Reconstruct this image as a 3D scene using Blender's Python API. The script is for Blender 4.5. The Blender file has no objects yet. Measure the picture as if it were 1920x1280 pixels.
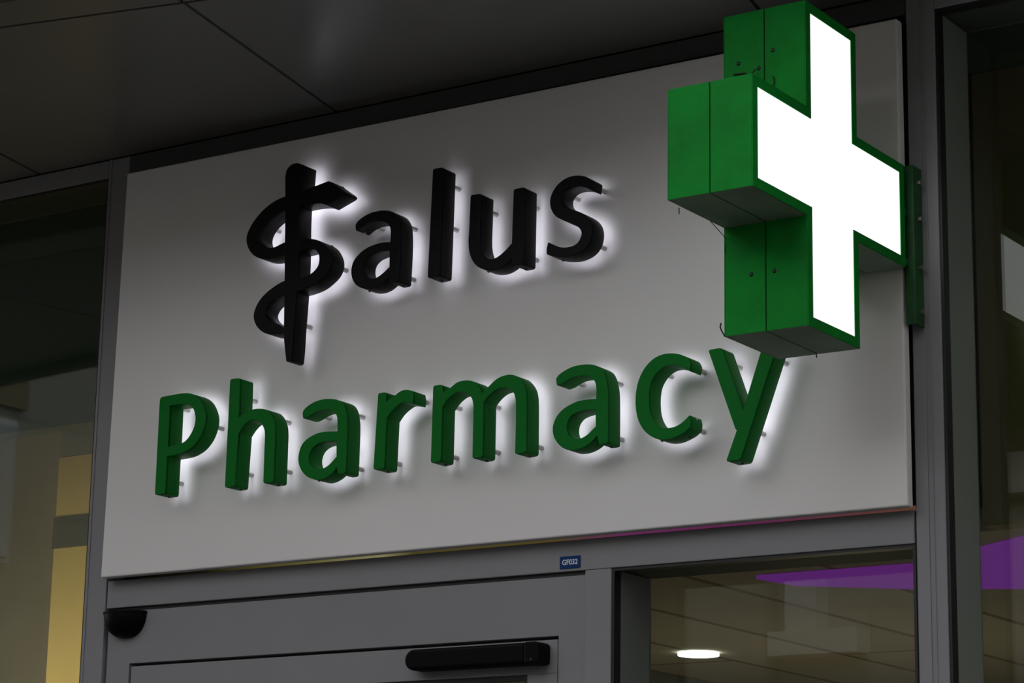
import bpy, bmesh, math, random
from mathutils import Matrix, Vector

C = bpy.context.scene.collection
SC = bpy.context.scene
random.seed(4)

# ---------------------------------------------------------------- camera
cam_d = bpy.data.cameras.new('camera')
cam_d.sensor_fit = 'HORIZONTAL'
cam_d.sensor_width = 36.0
cam_d.lens = 4739.1138 / 1920.0 * 36.0
cam_d.clip_start = 0.05
cam_d.clip_end = 500
cam = bpy.data.objects.new('camera', cam_d)
C.objects.link(cam)
RX = Vector((0.83107388, 0.55589042, 0.01737953))
RY = Vector((-0.11758342, 0.20616197, -0.9714275))
RZ = Vector((-0.54359024, 0.80528447, 0.23669932))
EYE = Vector((4.13396221, -4.40530492, -0.85767581))
M = Matrix.Identity(4)
for i in range(3):
    M[i][0] = RX[i]; M[i][1] = -RY[i]; M[i][2] = -RZ[i]; M[i][3] = EYE[i]
cam.matrix_world = M
SC.camera = cam

# ---------------------------------------------------------------- exposure and overcast sky
SC.view_settings.view_transform = 'Standard'
SC.view_settings.look = 'None'
SC.view_settings.gamma = 1.0
SC.view_settings.use_curve_mapping = False
SC.view_settings.exposure = 0.0

SKY = 2.9
w = bpy.data.worlds.new('overcast_sky')
SC.world = w
w.use_nodes = True
nt = w.node_tree
nt.nodes.clear()
tc = nt.nodes.new('ShaderNodeTexCoord')
sx = nt.nodes.new('ShaderNodeSeparateXYZ')
cr = nt.nodes.new('ShaderNodeValToRGB')
SKY_RAMP = [(0.0, 1.0), (0.30, 1.0), (0.50, 0.50), (1.0, 0.35)]
for k_, (p_, v_) in enumerate(SKY_RAMP):
    e_ = cr.color_ramp.elements[k_] if k_ < 2 else cr.color_ramp.elements.new(p_)
    e_.position = p_; e_.color = (v_*0.97, v_*0.98, v_*1.02, 1)
bg = nt.nodes.new('ShaderNodeBackground')
bg.inputs['Strength'].default_value = SKY
wo = nt.nodes.new('ShaderNodeOutputWorld')
nt.links.new(tc.outputs['Generated'], sx.inputs[0])
nt.links.new(sx.outputs['Z'], cr.inputs[0])
nt.links.new(cr.outputs[0], bg.inputs[0])
nt.links.new(bg.outputs[0], wo.inputs[0])

# unseen fill lights added inside the shop to brighten its ceiling and walls
def fill_light(name, loc, power, col, r=0.12):
    l = bpy.data.lights.new(name, 'POINT')
    l.energy = power; l.color = col; l.shadow_soft_size = r
    o = bpy.data.objects.new(name, l); o.location = loc
    C.objects.link(o)
    return o
fill_light('shop_fill', (0.9, 2.2, -1.1), 6.0, (1.0, 0.80, 0.52))
fill_light('shop_fill', (2.9, 0.40, -0.9), 3.0, (1.0, 0.80, 0.52))
wl = bpy.data.lights.new('wall_fill', 'AREA'); wl.size = 0.5; wl.energy = 4.8; wl.color = (1.0, 0.78, 0.46)  # unseen area light added to brighten the yellow wall
wlo = bpy.data.objects.new('wall_fill', wl); wlo.location = (-1.1, 0.35, -0.35); wlo.rotation_euler = (math.radians(90), 0, 0)
C.objects.link(wlo)

# ---------------------------------------------------------------- helpers
class MB:
    def __init__(s): s.bm = bmesh.new()
    def box(s, x0, x1, y0, y1, z0, z1):
        v = [s.bm.verts.new(p) for p in ((x0,y0,z0),(x1,y0,z0),(x1,y1,z0),(x0,y1,z0),(x0,y0,z1),(x1,y0,z1),(x1,y1,z1),(x0,y1,z1))]
        for f in ((0,3,2,1),(4,5,6,7),(0,1,5,4),(1,2,6,5),(2,3,7,6),(3,0,4,7)):
            s.bm.faces.new([v[i] for i in f])
        return s
    def prism(s, poly, axis, a, b):
        """poly: outline in the two other axes, extruded along `axis` from a to b"""
        def P(u, v, t):
            return (t,u,v) if axis == 0 else (u,t,v) if axis == 1 else (u,v,t)
        A = [s.bm.verts.new(P(u,v,a)) for u,v in poly]
        B = [s.bm.verts.new(P(u,v,b)) for u,v in poly]
        n = len(poly)
        s.bm.faces.new(A); s.bm.faces.new(B[::-1])
        for i in range(n):
            j = (i+1) % n
            s.bm.faces.new((A[j],A[i],B[i],B[j]))
        return s
    def tube(s, p0, p1, r, n=12, r1=None):
        p0, p1 = Vector(p0), Vector(p1)
        r1 = r if r1 is None else r1
        d = (p1-p0).normalized()
        u = d.orthogonal().normalized(); v = d.cross(u)
        A = []; B = []
        for i in range(n):
            a = 2*math.pi*i/n
            o = u*math.cos(a)+v*math.sin(a)
            A.append(s.bm.verts.new(p0+o*r)); B.append(s.bm.verts.new(p1+o*r1))
        s.bm.faces.new(A[::-1]); s.bm.faces.new(B)
        for i in range(n):
            j = (i+1) % n
            s.bm.faces.new((A[i],A[j],B[j],B[i]))
        return s
    def dome(s, c, axis, r, h, n=14, k=5):
        c = Vector(c); d = Vector(axis).normalized()
        u = d.orthogonal().normalized(); v = d.cross(u)
        rings = []
        for q in range(k):
            t = q/k*math.pi/2
            rings.append([s.bm.verts.new(c+d*h*math.sin(t)+(u*math.cos(2*math.pi*i/n)+v*math.sin(2*math.pi*i/n))*r*math.cos(t)) for i in range(n)])
        top = s.bm.verts.new(c+d*h)
        s.bm.faces.new(rings[0][::-1])
        for q in range(k-1):
            for i in range(n):
                j = (i+1) % n
                s.bm.faces.new((rings[q][i],rings[q][j],rings[q+1][j],rings[q+1][i]))
        for i in range(n):
            s.bm.faces.new((rings[-1][i],rings[-1][(i+1)%n],top))
        return s
    def build(s, name, mat, parent=None, bevel=0, smooth=False, origin=None):
        bmesh.ops.recalc_face_normals(s.bm, faces=s.bm.faces[:])
        me = bpy.data.meshes.new(name)
        s.bm.to_mesh(me); s.bm.free()
        return finish(name, me, mat, parent, bevel, smooth)

def finish(name, me, mat, parent=None, bevel=0, smooth=False):
    o = bpy.data.objects.new(name, me)
    C.objects.link(o)
    if mat: me.materials.append(mat)
    if smooth:
        for p in me.polygons: p.use_smooth = True
        me.set_sharp_from_angle(angle=math.radians(32))
    if bevel:
        m = o.modifiers.new('bevel', 'BEVEL'); m.width = bevel; m.segments = 2; m.limit_method = 'ANGLE'
    if parent:
        o.parent = parent
        o.matrix_parent_inverse = Matrix.Translation(-Vector(parent.location))
    return o

def thing(name, loc, label, cat, group=None):
    o = bpy.data.objects.new(name, None)
    o.empty_display_size = 0.05
    o.location = loc
    C.objects.link(o)
    tag(o, label, cat, group)
    return o
def tag(o, label, cat, group=None):
    o['label'] = label; o['category'] = cat
    if group: o['group'] = group
    return o
def struct(o, label=None, cat=None):
    o['kind'] = 'structure'
    if label: o['label'] = label
    if cat: o['category'] = cat
    return o

# ---------------------------------------------------------------- materials
def mat(name, col, rough=0.5, metal=0.0, spec=0.5, vary=0.0, vscale=6.0, bump=0.0, bscale=60.0, emit=None, estr=0.0):
    m = bpy.data.materials.new(name); m.use_nodes = True
    n = m.node_tree; b = n.nodes['Principled BSDF']
    b.inputs['Base Color'].default_value = (*col, 1)
    b.inputs['Roughness'].default_value = rough
    b.inputs['Metallic'].default_value = metal
    b.inputs['Specular IOR Level'].default_value = spec
    t = n.nodes.new('ShaderNodeTexCoord')
    if vary:
        ns = n.nodes.new('ShaderNodeTexNoise'); ns.inputs['Scale'].default_value = vscale; ns.inputs['Detail'].default_value = 5
        r = n.nodes.new('ShaderNodeValToRGB')
        r.color_ramp.elements[0].position = 0.3; r.color_ramp.elements[1].position = 0.7
        r.color_ramp.elements[0].color = (*[c*(1-vary) for c in col], 1)
        r.color_ramp.elements[1].color = (*[min(1,c*(1+vary)) for c in col], 1)
        n.links.new(t.outputs['Object'], ns.inputs['Vector'])
        n.links.new(ns.outputs['Fac'], r.inputs[0]); n.links.new(r.outputs[0], b.inputs['Base Color'])
    if bump:
        ns = n.nodes.new('ShaderNodeTexNoise'); ns.inputs['Scale'].default_value = bscale; ns.inputs['Detail'].default_value = 3
        bp = n.nodes.new('ShaderNodeBump'); bp.inputs['Strength'].default_value = bump; bp.inputs['Distance'].default_value = 0.002
        n.links.new(t.outputs['Object'], ns.inputs['Vector'])
        n.links.new(ns.outputs['Fac'], bp.inputs['Height']); n.links.new(bp.outputs[0], b.inputs['Normal'])
    if emit:
        b.inputs['Emission Color'].default_value = (*emit, 1); b.inputs['Emission Strength'].default_value = estr
    return m

def glass_mat():
    m = bpy.data.materials.new('window_glass'); m.use_nodes = True
    n = m.node_tree; n.nodes.clear()
    out = n.nodes.new('ShaderNodeOutputMaterial')
    tr = n.nodes.new('ShaderNodeBsdfTransparent'); tr.inputs[0].default_value = (0.86, 0.92, 0.88, 1)
    gl = n.nodes.new('ShaderNodeBsdfGlossy'); gl.inputs['Roughness'].default_value = 0.0
    gl.inputs['Color'].default_value = (1, 1, 1, 1)
    lw = n.nodes.new('ShaderNodeLayerWeight'); lw.inputs[0].default_value = 0.5
    p5 = n.nodes.new('ShaderNodeMath'); p5.operation = 'POWER'; p5.inputs[1].default_value = 5
    ma = n.nodes.new('ShaderNodeMath'); ma.operation = 'MULTIPLY_ADD'; ma.inputs[1].default_value = 0.95; ma.inputs[2].default_value = 0.05
    mx = n.nodes.new('ShaderNodeMixShader')
    n.links.new(lw.outputs['Facing'], p5.inputs[0]); n.links.new(p5.outputs[0], ma.inputs[0])
    n.links.new(ma.outputs[0], mx.inputs[0]); n.links.new(tr.outputs[0], mx.inputs[1]); n.links.new(gl.outputs[0], mx.inputs[2])
    n.links.new(mx.outputs[0], out.inputs[0])
    return m

def emissive(name, col, strength):
    m = bpy.data.materials.new(name); m.use_nodes = True
    n = m.node_tree; n.nodes.clear()
    out = n.nodes.new('ShaderNodeOutputMaterial'); e = n.nodes.new('ShaderNodeEmission')
    e.inputs[0].default_value = (*col, 1); e.inputs[1].default_value = strength
    n.links.new(e.outputs[0], out.inputs[0])
    return m

def block_mat(name, col, mortar, bw, bh):
    m = mat(name, col, 0.85)
    n = m.node_tree; b = n.nodes['Principled BSDF']
    t = n.nodes.new('ShaderNodeTexCoord'); mp = n.nodes.new('ShaderNodeMapping')
    mp.inputs['Rotation'].default_value = (math.radians(90), 0, 0)
    br = n.nodes.new('ShaderNodeTexBrick')
    br.inputs['Color1'].default_value = (*col, 1); br.inputs['Color2'].default_value = (*[c*0.86 for c in col], 1)
    br.inputs['Mortar'].default_value = (*mortar, 1); br.inputs['Scale'].default_value = 1.0
    br.inputs['Brick Width'].default_value = bw; br.inputs['Row Height'].default_value = bh; br.inputs['Mortar Size'].default_value = 0.012
    n.links.new(t.outputs['Object'], mp.inputs[0]); n.links.new(mp.outputs[0], br.inputs['Vector'])
    n.links.new(br.outputs['Color'], b.inputs['Base Color'])
    return m

def dirty_green():
    m = mat('cross_green_paint', (0.008, 0.27, 0.032), 0.5, spec=0.05)
    n = m.node_tree; b = n.nodes['Principled BSDF']
    t = n.nodes.new('ShaderNodeTexCoord')
    n1 = n.nodes.new('ShaderNodeTexNoise'); n1.inputs['Scale'].default_value = 7; n1.inputs['Detail'].default_value = 8; n1.inputs['Roughness'].default_value = 0.7
    r1 = n.nodes.new('ShaderNodeValToRGB'); r1.color_ramp.elements[0].position = 0.30; r1.color_ramp.elements[1].position = 0.62
    r1.color_ramp.elements[0].color = (0.010, 0.18, 0.026, 1); r1.color_ramp.elements[1].color = (0.008, 0.275, 0.032, 1)
    n2 = n.nodes.new('ShaderNodeTexNoise'); n2.inputs['Scale'].default_value = 85; n2.inputs['Detail'].default_value = 2
    r2 = n.nodes.new('ShaderNodeValToRGB'); r2.color_ramp.elements[0].position = 0.74; r2.color_ramp.elements[1].position = 0.80
    r2.color_ramp.elements[0].color = (0, 0, 0, 1); r2.color_ramp.elements[1].color = (0.7, 0.7, 0.7, 1)
    mx = n.nodes.new('ShaderNodeMixRGB'); mx.inputs[2].default_value = (0.018, 0.045, 0.015, 1)
    n.links.new(t.outputs['Object'], n1.inputs['Vector']); n.links.new(t.outputs['Object'], n2.inputs['Vector'])
    n.links.new(n1.outputs['Fac'], r1.inputs[0]); n.links.new(n2.outputs['Fac'], r2.inputs[0])
    n.links.new(r1.outputs[0], mx.inputs[1]); n.links.new(r2.outputs[0], mx.inputs[0])
    n.links.new(mx.outputs[0], b.inputs['Base Color'])
    return m

PANEL = mat('panel_white', (0.80, 0.79, 0.79), 0.38, spec=0.3, vary=0.02, vscale=2.0, bump=0.04, bscale=40)
BLACK = mat('letter_black', (0.006, 0.007, 0.007), 0.42, spec=0.10)
GREEN = mat('letter_green', (0.008, 0.165, 0.022), 0.5, spec=0.06)
HALO = emissive('white_led_light', (0.91, 0.88, 1.0), 3.6)
PIN = mat('clear_spacer', (0.55, 0.53, 0.52), 0.3)
SCREW = mat('dark_screw', (0.012, 0.012, 0.012), 0.4)
CROSS = dirty_green()
CROSSIN = mat('cross_dark_seam', (0.006, 0.03, 0.01), 0.7)
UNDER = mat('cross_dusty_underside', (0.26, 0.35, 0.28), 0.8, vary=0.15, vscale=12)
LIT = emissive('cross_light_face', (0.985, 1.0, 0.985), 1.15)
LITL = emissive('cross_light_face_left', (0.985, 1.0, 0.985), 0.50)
HEADM = mat('shaded_head_frame', (0.075, 0.075, 0.078), 0.5, spec=0.15)  # head frame colour darkened for the shade under the soffit
FRAME = mat('grey_aluminium', (0.26, 0.26, 0.275), 0.45, metal=0.0, spec=0.2, vary=0.03, vscale=3)
FRAMEIN = mat('frame_inside', (0.20, 0.23, 0.21), 0.5)
HEADIN = mat('frame_inside_dark', (0.07, 0.08, 0.07), 0.6, spec=0.1)
GASKET = mat('black_gasket', (0.008, 0.008, 0.009), 0.5)
SOFFIT = mat('soffit_metal', (0.20, 0.198, 0.192), 0.32, spec=0.35, vary=0.04, vscale=1.5)
DARK = mat('dark_void', (0.01, 0.01, 0.01), 0.8)
BLKPL = mat('black_plastic', (0.0035, 0.0035, 0.004), 0.45, spec=0.08)
BLUE = mat('blue_plate', (0.008, 0.042, 0.155), 0.4, spec=0.1)
WHITE = mat('white_print', (0.75, 0.77, 0.78), 0.5)
GLASS = glass_mat()
BRK = mat('bracket_green', (0.008, 0.085, 0.018), 0.5, vary=0.3, vscale=25)
STEEL = mat('bolt_steel', (0.25, 0.24, 0.22), 0.4, metal=0.8)

# ---------------------------------------------------------------- letter outlines in metres on the facade plane (x, z, kind: s smooth, c corner, r/R rounded corner)
GLYPHS = {
 'S': dict(colour='black',
  outline=[(0.6992,0.8543,'r'), (0.6622,0.8484,'s'), (0.6262,0.8435,'s'), (0.5970,0.8398,'s'), (0.5727,0.8371,'s'), (0.5459,0.8317,'s'), (0.5168,0.8190,'s'), (0.4906,0.7998,'s'), (0.4718,0.7785,'s'), (0.4617,0.7558,'s'), (0.4640,0.7375,'s'), (0.4751,0.7178,'s'), (0.4932,0.7032,'s'), (0.5209,0.6938,'s'), (0.5504,0.6930,'s'), (0.5772,0.6955,'s'), (0.6232,0.6987,'s'), (0.6533,0.6995,'s'), (0.6667,0.6949,'s'), (0.6769,0.6832,'s'), (0.6792,0.6692,'s'), (0.6760,0.6565,'s'), (0.6617,0.6434,'s'), (0.6377,0.6367,'s'), (0.6068,0.6365,'s'), (0.5797,0.6345,'s'), (0.5507,0.6249,'s'), (0.5193,0.6072,'s'), (0.5014,0.5880,'s'), (0.4931,0.5663,'s'), (0.4951,0.5522,'s'), (0.5042,0.5359,'s'), (0.5206,0.5219,'s'), (0.5376,0.5144,'s'), (0.5587,0.5116,'s'), (0.5851,0.5115,'s'), (0.6051,0.5121,'c'), (0.6048,0.5184,'c'), (0.5845,0.5238,'s'), (0.5716,0.5319,'s'), (0.5493,0.5422,'s'), (0.5357,0.5508,'s'), (0.5280,0.5606,'s'), (0.5266,0.5696,'s'), (0.5362,0.5835,'s'), (0.5603,0.5955,'s'), (0.5837,0.6012,'s'), (0.6172,0.6043,'s'), (0.6384,0.6065,'s'), (0.6645,0.6124,'s'), (0.6874,0.6237,'s'), (0.7053,0.6379,'s'), (0.7138,0.6540,'s'), (0.7143,0.6689,'s'), (0.7101,0.6817,'s'), (0.6974,0.7007,'s'), (0.6751,0.7163,'s'), (0.6553,0.7229,'s'), (0.6335,0.7267,'s'), (0.5947,0.7273,'s'), (0.5729,0.7257,'s'), (0.5442,0.7189,'s'), (0.5218,0.7231,'s'), (0.5064,0.7333,'s'), (0.5009,0.7460,'s'), (0.5026,0.7598,'s'), (0.5165,0.7779,'s'), (0.5405,0.7923,'s'), (0.5719,0.8027,'s'), (0.6142,0.8071,'s'), (0.6569,0.8065,'s'), (0.6788,0.8031,'s'), (0.6935,0.7970,'r'), (0.7506,0.8164,'R')],
  holes=[],
  rod=[(0.5714,0.8662,'s'), (0.5711,0.8882,'s'), (0.5752,0.9017,'s'), (0.5873,0.9107,'s'), (0.6029,0.9120,'s'), (0.6236,0.9041,'r'), (0.6214,0.8686,'s'), (0.6152,0.8018,'s'), (0.6177,0.6784,'s'), (0.6162,0.6032,'s'), (0.6120,0.5175,'s'), (0.6099,0.4618,'s'), (0.6077,0.4441,'r'), (0.5955,0.4418,'r'), (0.5901,0.4716,'s'), (0.5857,0.4983,'s'), (0.5829,0.5712,'s'), (0.5795,0.6711,'s'), (0.5737,0.8210,'s')],
  pins=[(0.5002, 0.7816), (0.6033, 0.5373), (0.7013, 0.6589)], screws=[(0.7149, 0.8465), (0.6892, 0.7109)]),
 'A': dict(colour='black',
  outline=[(0.7801,0.7364,'s'), (0.7819,0.7235,'r'), (0.7916,0.7294,'s'), (0.8051,0.7353,'s'), (0.8218,0.7381,'s'), (0.8407,0.7373,'s'), (0.8575,0.7336,'s'), (0.8703,0.7265,'s'), (0.8773,0.7167,'s'), (0.8794,0.7043,'s'), (0.8789,0.6835,'c'), (0.8552,0.6852,'s'), (0.8344,0.6833,'s'), (0.8136,0.6787,'s'), (0.7930,0.6680,'s'), (0.7788,0.6543,'s'), (0.7725,0.6377,'s'), (0.7727,0.6238,'s'), (0.7775,0.6092,'s'), (0.7874,0.5966,'s'), (0.8025,0.5876,'s'), (0.8194,0.5828,'s'), (0.8361,0.5823,'s'), (0.8526,0.5861,'s'), (0.8668,0.5936,'s'), (0.8795,0.6031,'c'), (0.8819,0.5875,'r'), (0.9045,0.5882,'r'), (0.9065,0.6381,'s'), (0.9069,0.6864,'s'), (0.9058,0.7056,'s'), (0.9024,0.7269,'s'), (0.8925,0.7440,'s'), (0.8797,0.7538,'s'), (0.8608,0.7593,'s'), (0.8419,0.7608,'s'), (0.8210,0.7592,'s'), (0.8002,0.7527,'s'), (0.7853,0.7444,'s')],
  holes=[[(0.8780,0.6632,'c'), (0.8559,0.6652,'s'), (0.8393,0.6640,'s'), (0.8206,0.6592,'s'), (0.8084,0.6498,'s'), (0.8039,0.6369,'s'), (0.8064,0.6226,'s'), (0.8141,0.6120,'s'), (0.8247,0.6071,'s'), (0.8404,0.6053,'s'), (0.8578,0.6121,'s'), (0.8787,0.6256,'c')]],
  pins=[(0.8944, 0.7274), (0.8938, 0.6107), (0.8061, 0.7354)], screws=[(0.8941, 0.5843), (0.7992, 0.5874)]),
 'l': dict(colour='black',
  outline=[(0.9911,0.8355,'r'), (1.0191,0.8346,'r'), (1.0150,0.5867,'r'), (0.9842,0.5855,'r')],
  holes=[],
  pins=[(1.0117, 0.8038), (1.0075, 0.7095)], screws=[(0.9986, 0.5838)]),
 'u': dict(colour='black',
  outline=[(1.0946,0.7588,'r'), (1.1225,0.7576,'r'), (1.1221,0.7200,'s'), (1.1213,0.6658,'s'), (1.1221,0.6454,'s'), (1.1262,0.6279,'s'), (1.1338,0.6156,'s'), (1.1445,0.6080,'s'), (1.1589,0.6055,'s'), (1.1731,0.6100,'s'), (1.1898,0.6204,'s'), (1.2055,0.6333,'c'), (1.2077,0.7542,'r'), (1.2364,0.7547,'r'), (1.2357,0.5823,'r'), (1.2089,0.5820,'r'), (1.2063,0.5987,'c'), (1.1917,0.5889,'s'), (1.1737,0.5820,'s'), (1.1556,0.5805,'s'), (1.1372,0.5837,'s'), (1.1186,0.5923,'s'), (1.1038,0.6074,'s'), (1.0945,0.6290,'s'), (1.0915,0.6520,'s'), (1.0926,0.6813,'s')],
  holes=[],
  pins=[(1.1132, 0.7294), (1.2224, 0.7263), (1.2219, 0.6106)], screws=[(1.2199, 0.584), (1.1211, 0.5874)]),
 's': dict(colour='black',
  outline=[(1.4040,0.7445,'r'), (1.4009,0.7238,'r'), (1.3854,0.7315,'s'), (1.3694,0.7354,'s'), (1.3535,0.7358,'s'), (1.3395,0.7313,'s'), (1.3311,0.7217,'s'), (1.3302,0.7112,'s'), (1.3356,0.7002,'s'), (1.3471,0.6911,'s'), (1.3642,0.6832,'s'), (1.3791,0.6762,'s'), (1.3925,0.6671,'s'), (1.4025,0.6556,'s'), (1.4076,0.6436,'s'), (1.4089,0.6295,'s'), (1.4056,0.6132,'s'), (1.3969,0.5992,'s'), (1.3852,0.5905,'s'), (1.3714,0.5855,'s'), (1.3537,0.5828,'s'), (1.3338,0.5844,'s'), (1.3157,0.5882,'s'), (1.2956,0.5957,'r'), (1.2948,0.6060,'s'), (1.2988,0.6220,'r'), (1.3133,0.6138,'s'), (1.3274,0.6074,'s'), (1.3434,0.6043,'s'), (1.3613,0.6052,'s'), (1.3731,0.6104,'s'), (1.3799,0.6199,'s'), (1.3823,0.6299,'s'), (1.3786,0.6392,'s'), (1.3686,0.6485,'s'), (1.3526,0.6570,'s'), (1.3345,0.6658,'s'), (1.3204,0.6741,'s'), (1.3092,0.6863,'s'), (1.3029,0.7014,'s'), (1.3022,0.7156,'s'), (1.3084,0.7323,'s'), (1.3213,0.7470,'s'), (1.3392,0.7566,'s'), (1.3571,0.7599,'s'), (1.3731,0.7587,'s'), (1.3910,0.7535,'s')],
  holes=[],
  pins=[(1.328, 0.7312), (1.3945, 0.6124), (1.3932, 0.7389)], screws=[(1.3143, 0.5864)]),
 'P': dict(colour='green',
  outline=[(0.2194,0.4013,'R'), (0.3002,0.4025,'s'), (0.3229,0.3964,'s'), (0.3417,0.3841,'s'), (0.3547,0.3665,'s'), (0.3632,0.3451,'s'), (0.3635,0.3300,'s'), (0.3586,0.3111,'s'), (0.3487,0.2927,'s'), (0.3305,0.2745,'s'), (0.3116,0.2651,'s'), (0.2925,0.2598,'s'), (0.2510,0.2575,'c'), (0.2503,0.1700,'r'), (0.2194,0.1690,'r')],
  holes=[[(0.2519,0.3770,'c'), (0.2940,0.3766,'s'), (0.3104,0.3729,'s'), (0.3236,0.3633,'s'), (0.3310,0.3463,'s'), (0.3324,0.3332,'s'), (0.3279,0.3163,'s'), (0.3178,0.3001,'s'), (0.3073,0.2903,'s'), (0.2937,0.2841,'s'), (0.2523,0.2792,'c')]],
  pins=[(0.3522, 0.3254), (0.2364, 0.2058), (0.2451, 0.3802)], screws=[(0.232, 0.167)]),
 'h': dict(colour='green',
  outline=[(0.4317,0.4207,'r'), (0.4608,0.4201,'r'), (0.4622,0.3283,'c'), (0.4768,0.3357,'s'), (0.4990,0.3419,'s'), (0.5242,0.3417,'s'), (0.5441,0.3365,'s'), (0.5587,0.3232,'s'), (0.5679,0.3052,'s'), (0.5711,0.2850,'s'), (0.5714,0.2586,'s'), (0.5718,0.1688,'r'), (0.5426,0.1677,'r'), (0.5418,0.2615,'s'), (0.5415,0.2792,'s'), (0.5392,0.2916,'s'), (0.5333,0.3021,'s'), (0.5245,0.3112,'s'), (0.5088,0.3168,'s'), (0.4920,0.3157,'s'), (0.4770,0.3056,'s'), (0.4635,0.2903,'c'), (0.4588,0.1682,'r'), (0.4303,0.1676,'r')],
  holes=[],
  pins=[(0.4493, 0.3798), (0.5515, 0.3185), (0.4473, 0.2071), (0.5611, 0.2029)], screws=[(0.4497, 0.1669), (0.5591, 0.1671)]),
 'a': dict(colour='green',
  outline=[(0.6481,0.3189,'s'), (0.6500,0.3059,'r'), (0.6654,0.3084,'s'), (0.6842,0.3157,'s'), (0.6968,0.3184,'s'), (0.7137,0.3189,'s'), (0.7285,0.3165,'s'), (0.7393,0.3102,'s'), (0.7456,0.3002,'s'), (0.7476,0.2873,'s'), (0.7485,0.2669,'c'), (0.7201,0.2690,'s'), (0.6990,0.2689,'s'), (0.6802,0.2649,'s'), (0.6614,0.2565,'s'), (0.6492,0.2458,'s'), (0.6425,0.2297,'s'), (0.6407,0.2128,'s'), (0.6451,0.1971,'s'), (0.6542,0.1835,'s'), (0.6675,0.1722,'s'), (0.6826,0.1654,'s'), (0.6996,0.1617,'s'), (0.7143,0.1629,'s'), (0.7307,0.1690,'s'), (0.7429,0.1771,'s'), (0.7503,0.1857,'c'), (0.7537,0.1696,'r'), (0.7752,0.1703,'r'), (0.7758,0.2254,'s'), (0.7760,0.2709,'s'), (0.7745,0.2930,'s'), (0.7694,0.3147,'s'), (0.7605,0.3293,'s'), (0.7465,0.3379,'s'), (0.7274,0.3425,'s'), (0.7062,0.3441,'s'), (0.6852,0.3416,'s'), (0.6642,0.3344,'s'), (0.6518,0.3259,'s')],
  holes=[[(0.7469,0.2450,'c'), (0.7253,0.2463,'s'), (0.7064,0.2460,'s'), (0.6897,0.2418,'s'), (0.6774,0.2328,'s'), (0.6712,0.2193,'s'), (0.6719,0.2057,'s'), (0.6787,0.1943,'s'), (0.6900,0.1882,'s'), (0.7027,0.1864,'s'), (0.7142,0.1873,'s'), (0.7296,0.1944,'s'), (0.7484,0.2100,'c')]],
  pins=[(0.7628, 0.3098), (0.7643, 0.1911), (0.6704, 0.3185)], screws=[(0.6741, 0.1671)]),
 'r': dict(colour='green',
  outline=[(0.8582,0.3413,'r'), (0.8806,0.3414,'r'), (0.8805,0.3204,'c'), (0.8930,0.3254,'s'), (0.9040,0.3310,'s'), (0.9149,0.3373,'s'), (0.9230,0.3401,'s'), (0.9351,0.3405,'s'), (0.9514,0.3362,'r'), (0.9548,0.3204,'s'), (0.9527,0.3080,'r'), (0.9401,0.3110,'s'), (0.9269,0.3129,'s'), (0.9139,0.3081,'s'), (0.8980,0.2977,'s'), (0.8835,0.2816,'c'), (0.8806,0.1710,'r'), (0.8513,0.1707,'r')],
  holes=[],
  pins=[(0.8697, 0.1934), (0.9379, 0.3251)], screws=[(0.8657, 0.1669)]),
 'm': dict(colour='green',
  outline=[(1.0067,0.3418,'r'), (1.0299,0.3420,'r'), (1.0333,0.3234,'c'), (1.0428,0.3286,'s'), (1.0537,0.3329,'s'), (1.0666,0.3407,'s'), (1.0796,0.3438,'s'), (1.0971,0.3433,'s'), (1.1113,0.3396,'s'), (1.1235,0.3303,'s'), (1.1302,0.3214,'s'), (1.1343,0.3109,'c'), (1.1496,0.3216,'s'), (1.1643,0.3331,'s'), (1.1781,0.3403,'s'), (1.1919,0.3432,'s'), (1.2068,0.3437,'s'), (1.2218,0.3390,'s'), (1.2348,0.3279,'s'), (1.2445,0.3133,'s'), (1.2489,0.2966,'s'), (1.2500,0.2803,'s'), (1.2513,0.1715,'r'), (1.2230,0.1695,'r'), (1.2236,0.2292,'s'), (1.2231,0.2760,'s'), (1.2218,0.2887,'s'), (1.2173,0.3018,'s'), (1.2086,0.3115,'s'), (1.1946,0.3166,'s'), (1.1818,0.3162,'s'), (1.1691,0.3131,'s'), (1.1564,0.3059,'s'), (1.1459,0.2965,'s'), (1.1404,0.2902,'c'), (1.1403,0.1724,'r'), (1.1141,0.1703,'r'), (1.1141,0.2403,'s'), (1.1140,0.2767,'s'), (1.1138,0.2858,'s'), (1.1102,0.2998,'s'), (1.1034,0.3097,'s'), (1.0935,0.3157,'s'), (1.0803,0.3190,'s'), (1.0672,0.3186,'s'), (1.0564,0.3139,'s'), (1.0456,0.3062,'s'), (1.0324,0.2917,'c'), (1.0317,0.1735,'r'), (1.0053,0.1709,'r')],
  holes=[],
  pins=[(1.0225, 0.193), (1.0285, 0.3016), (1.1317, 0.1942), (1.1306, 0.2927), (1.2417, 0.1941)], screws=[(1.0216, 0.168), (1.1294, 0.1671), (1.239, 0.1667)]),
 'a2': dict(colour='green',
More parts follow.
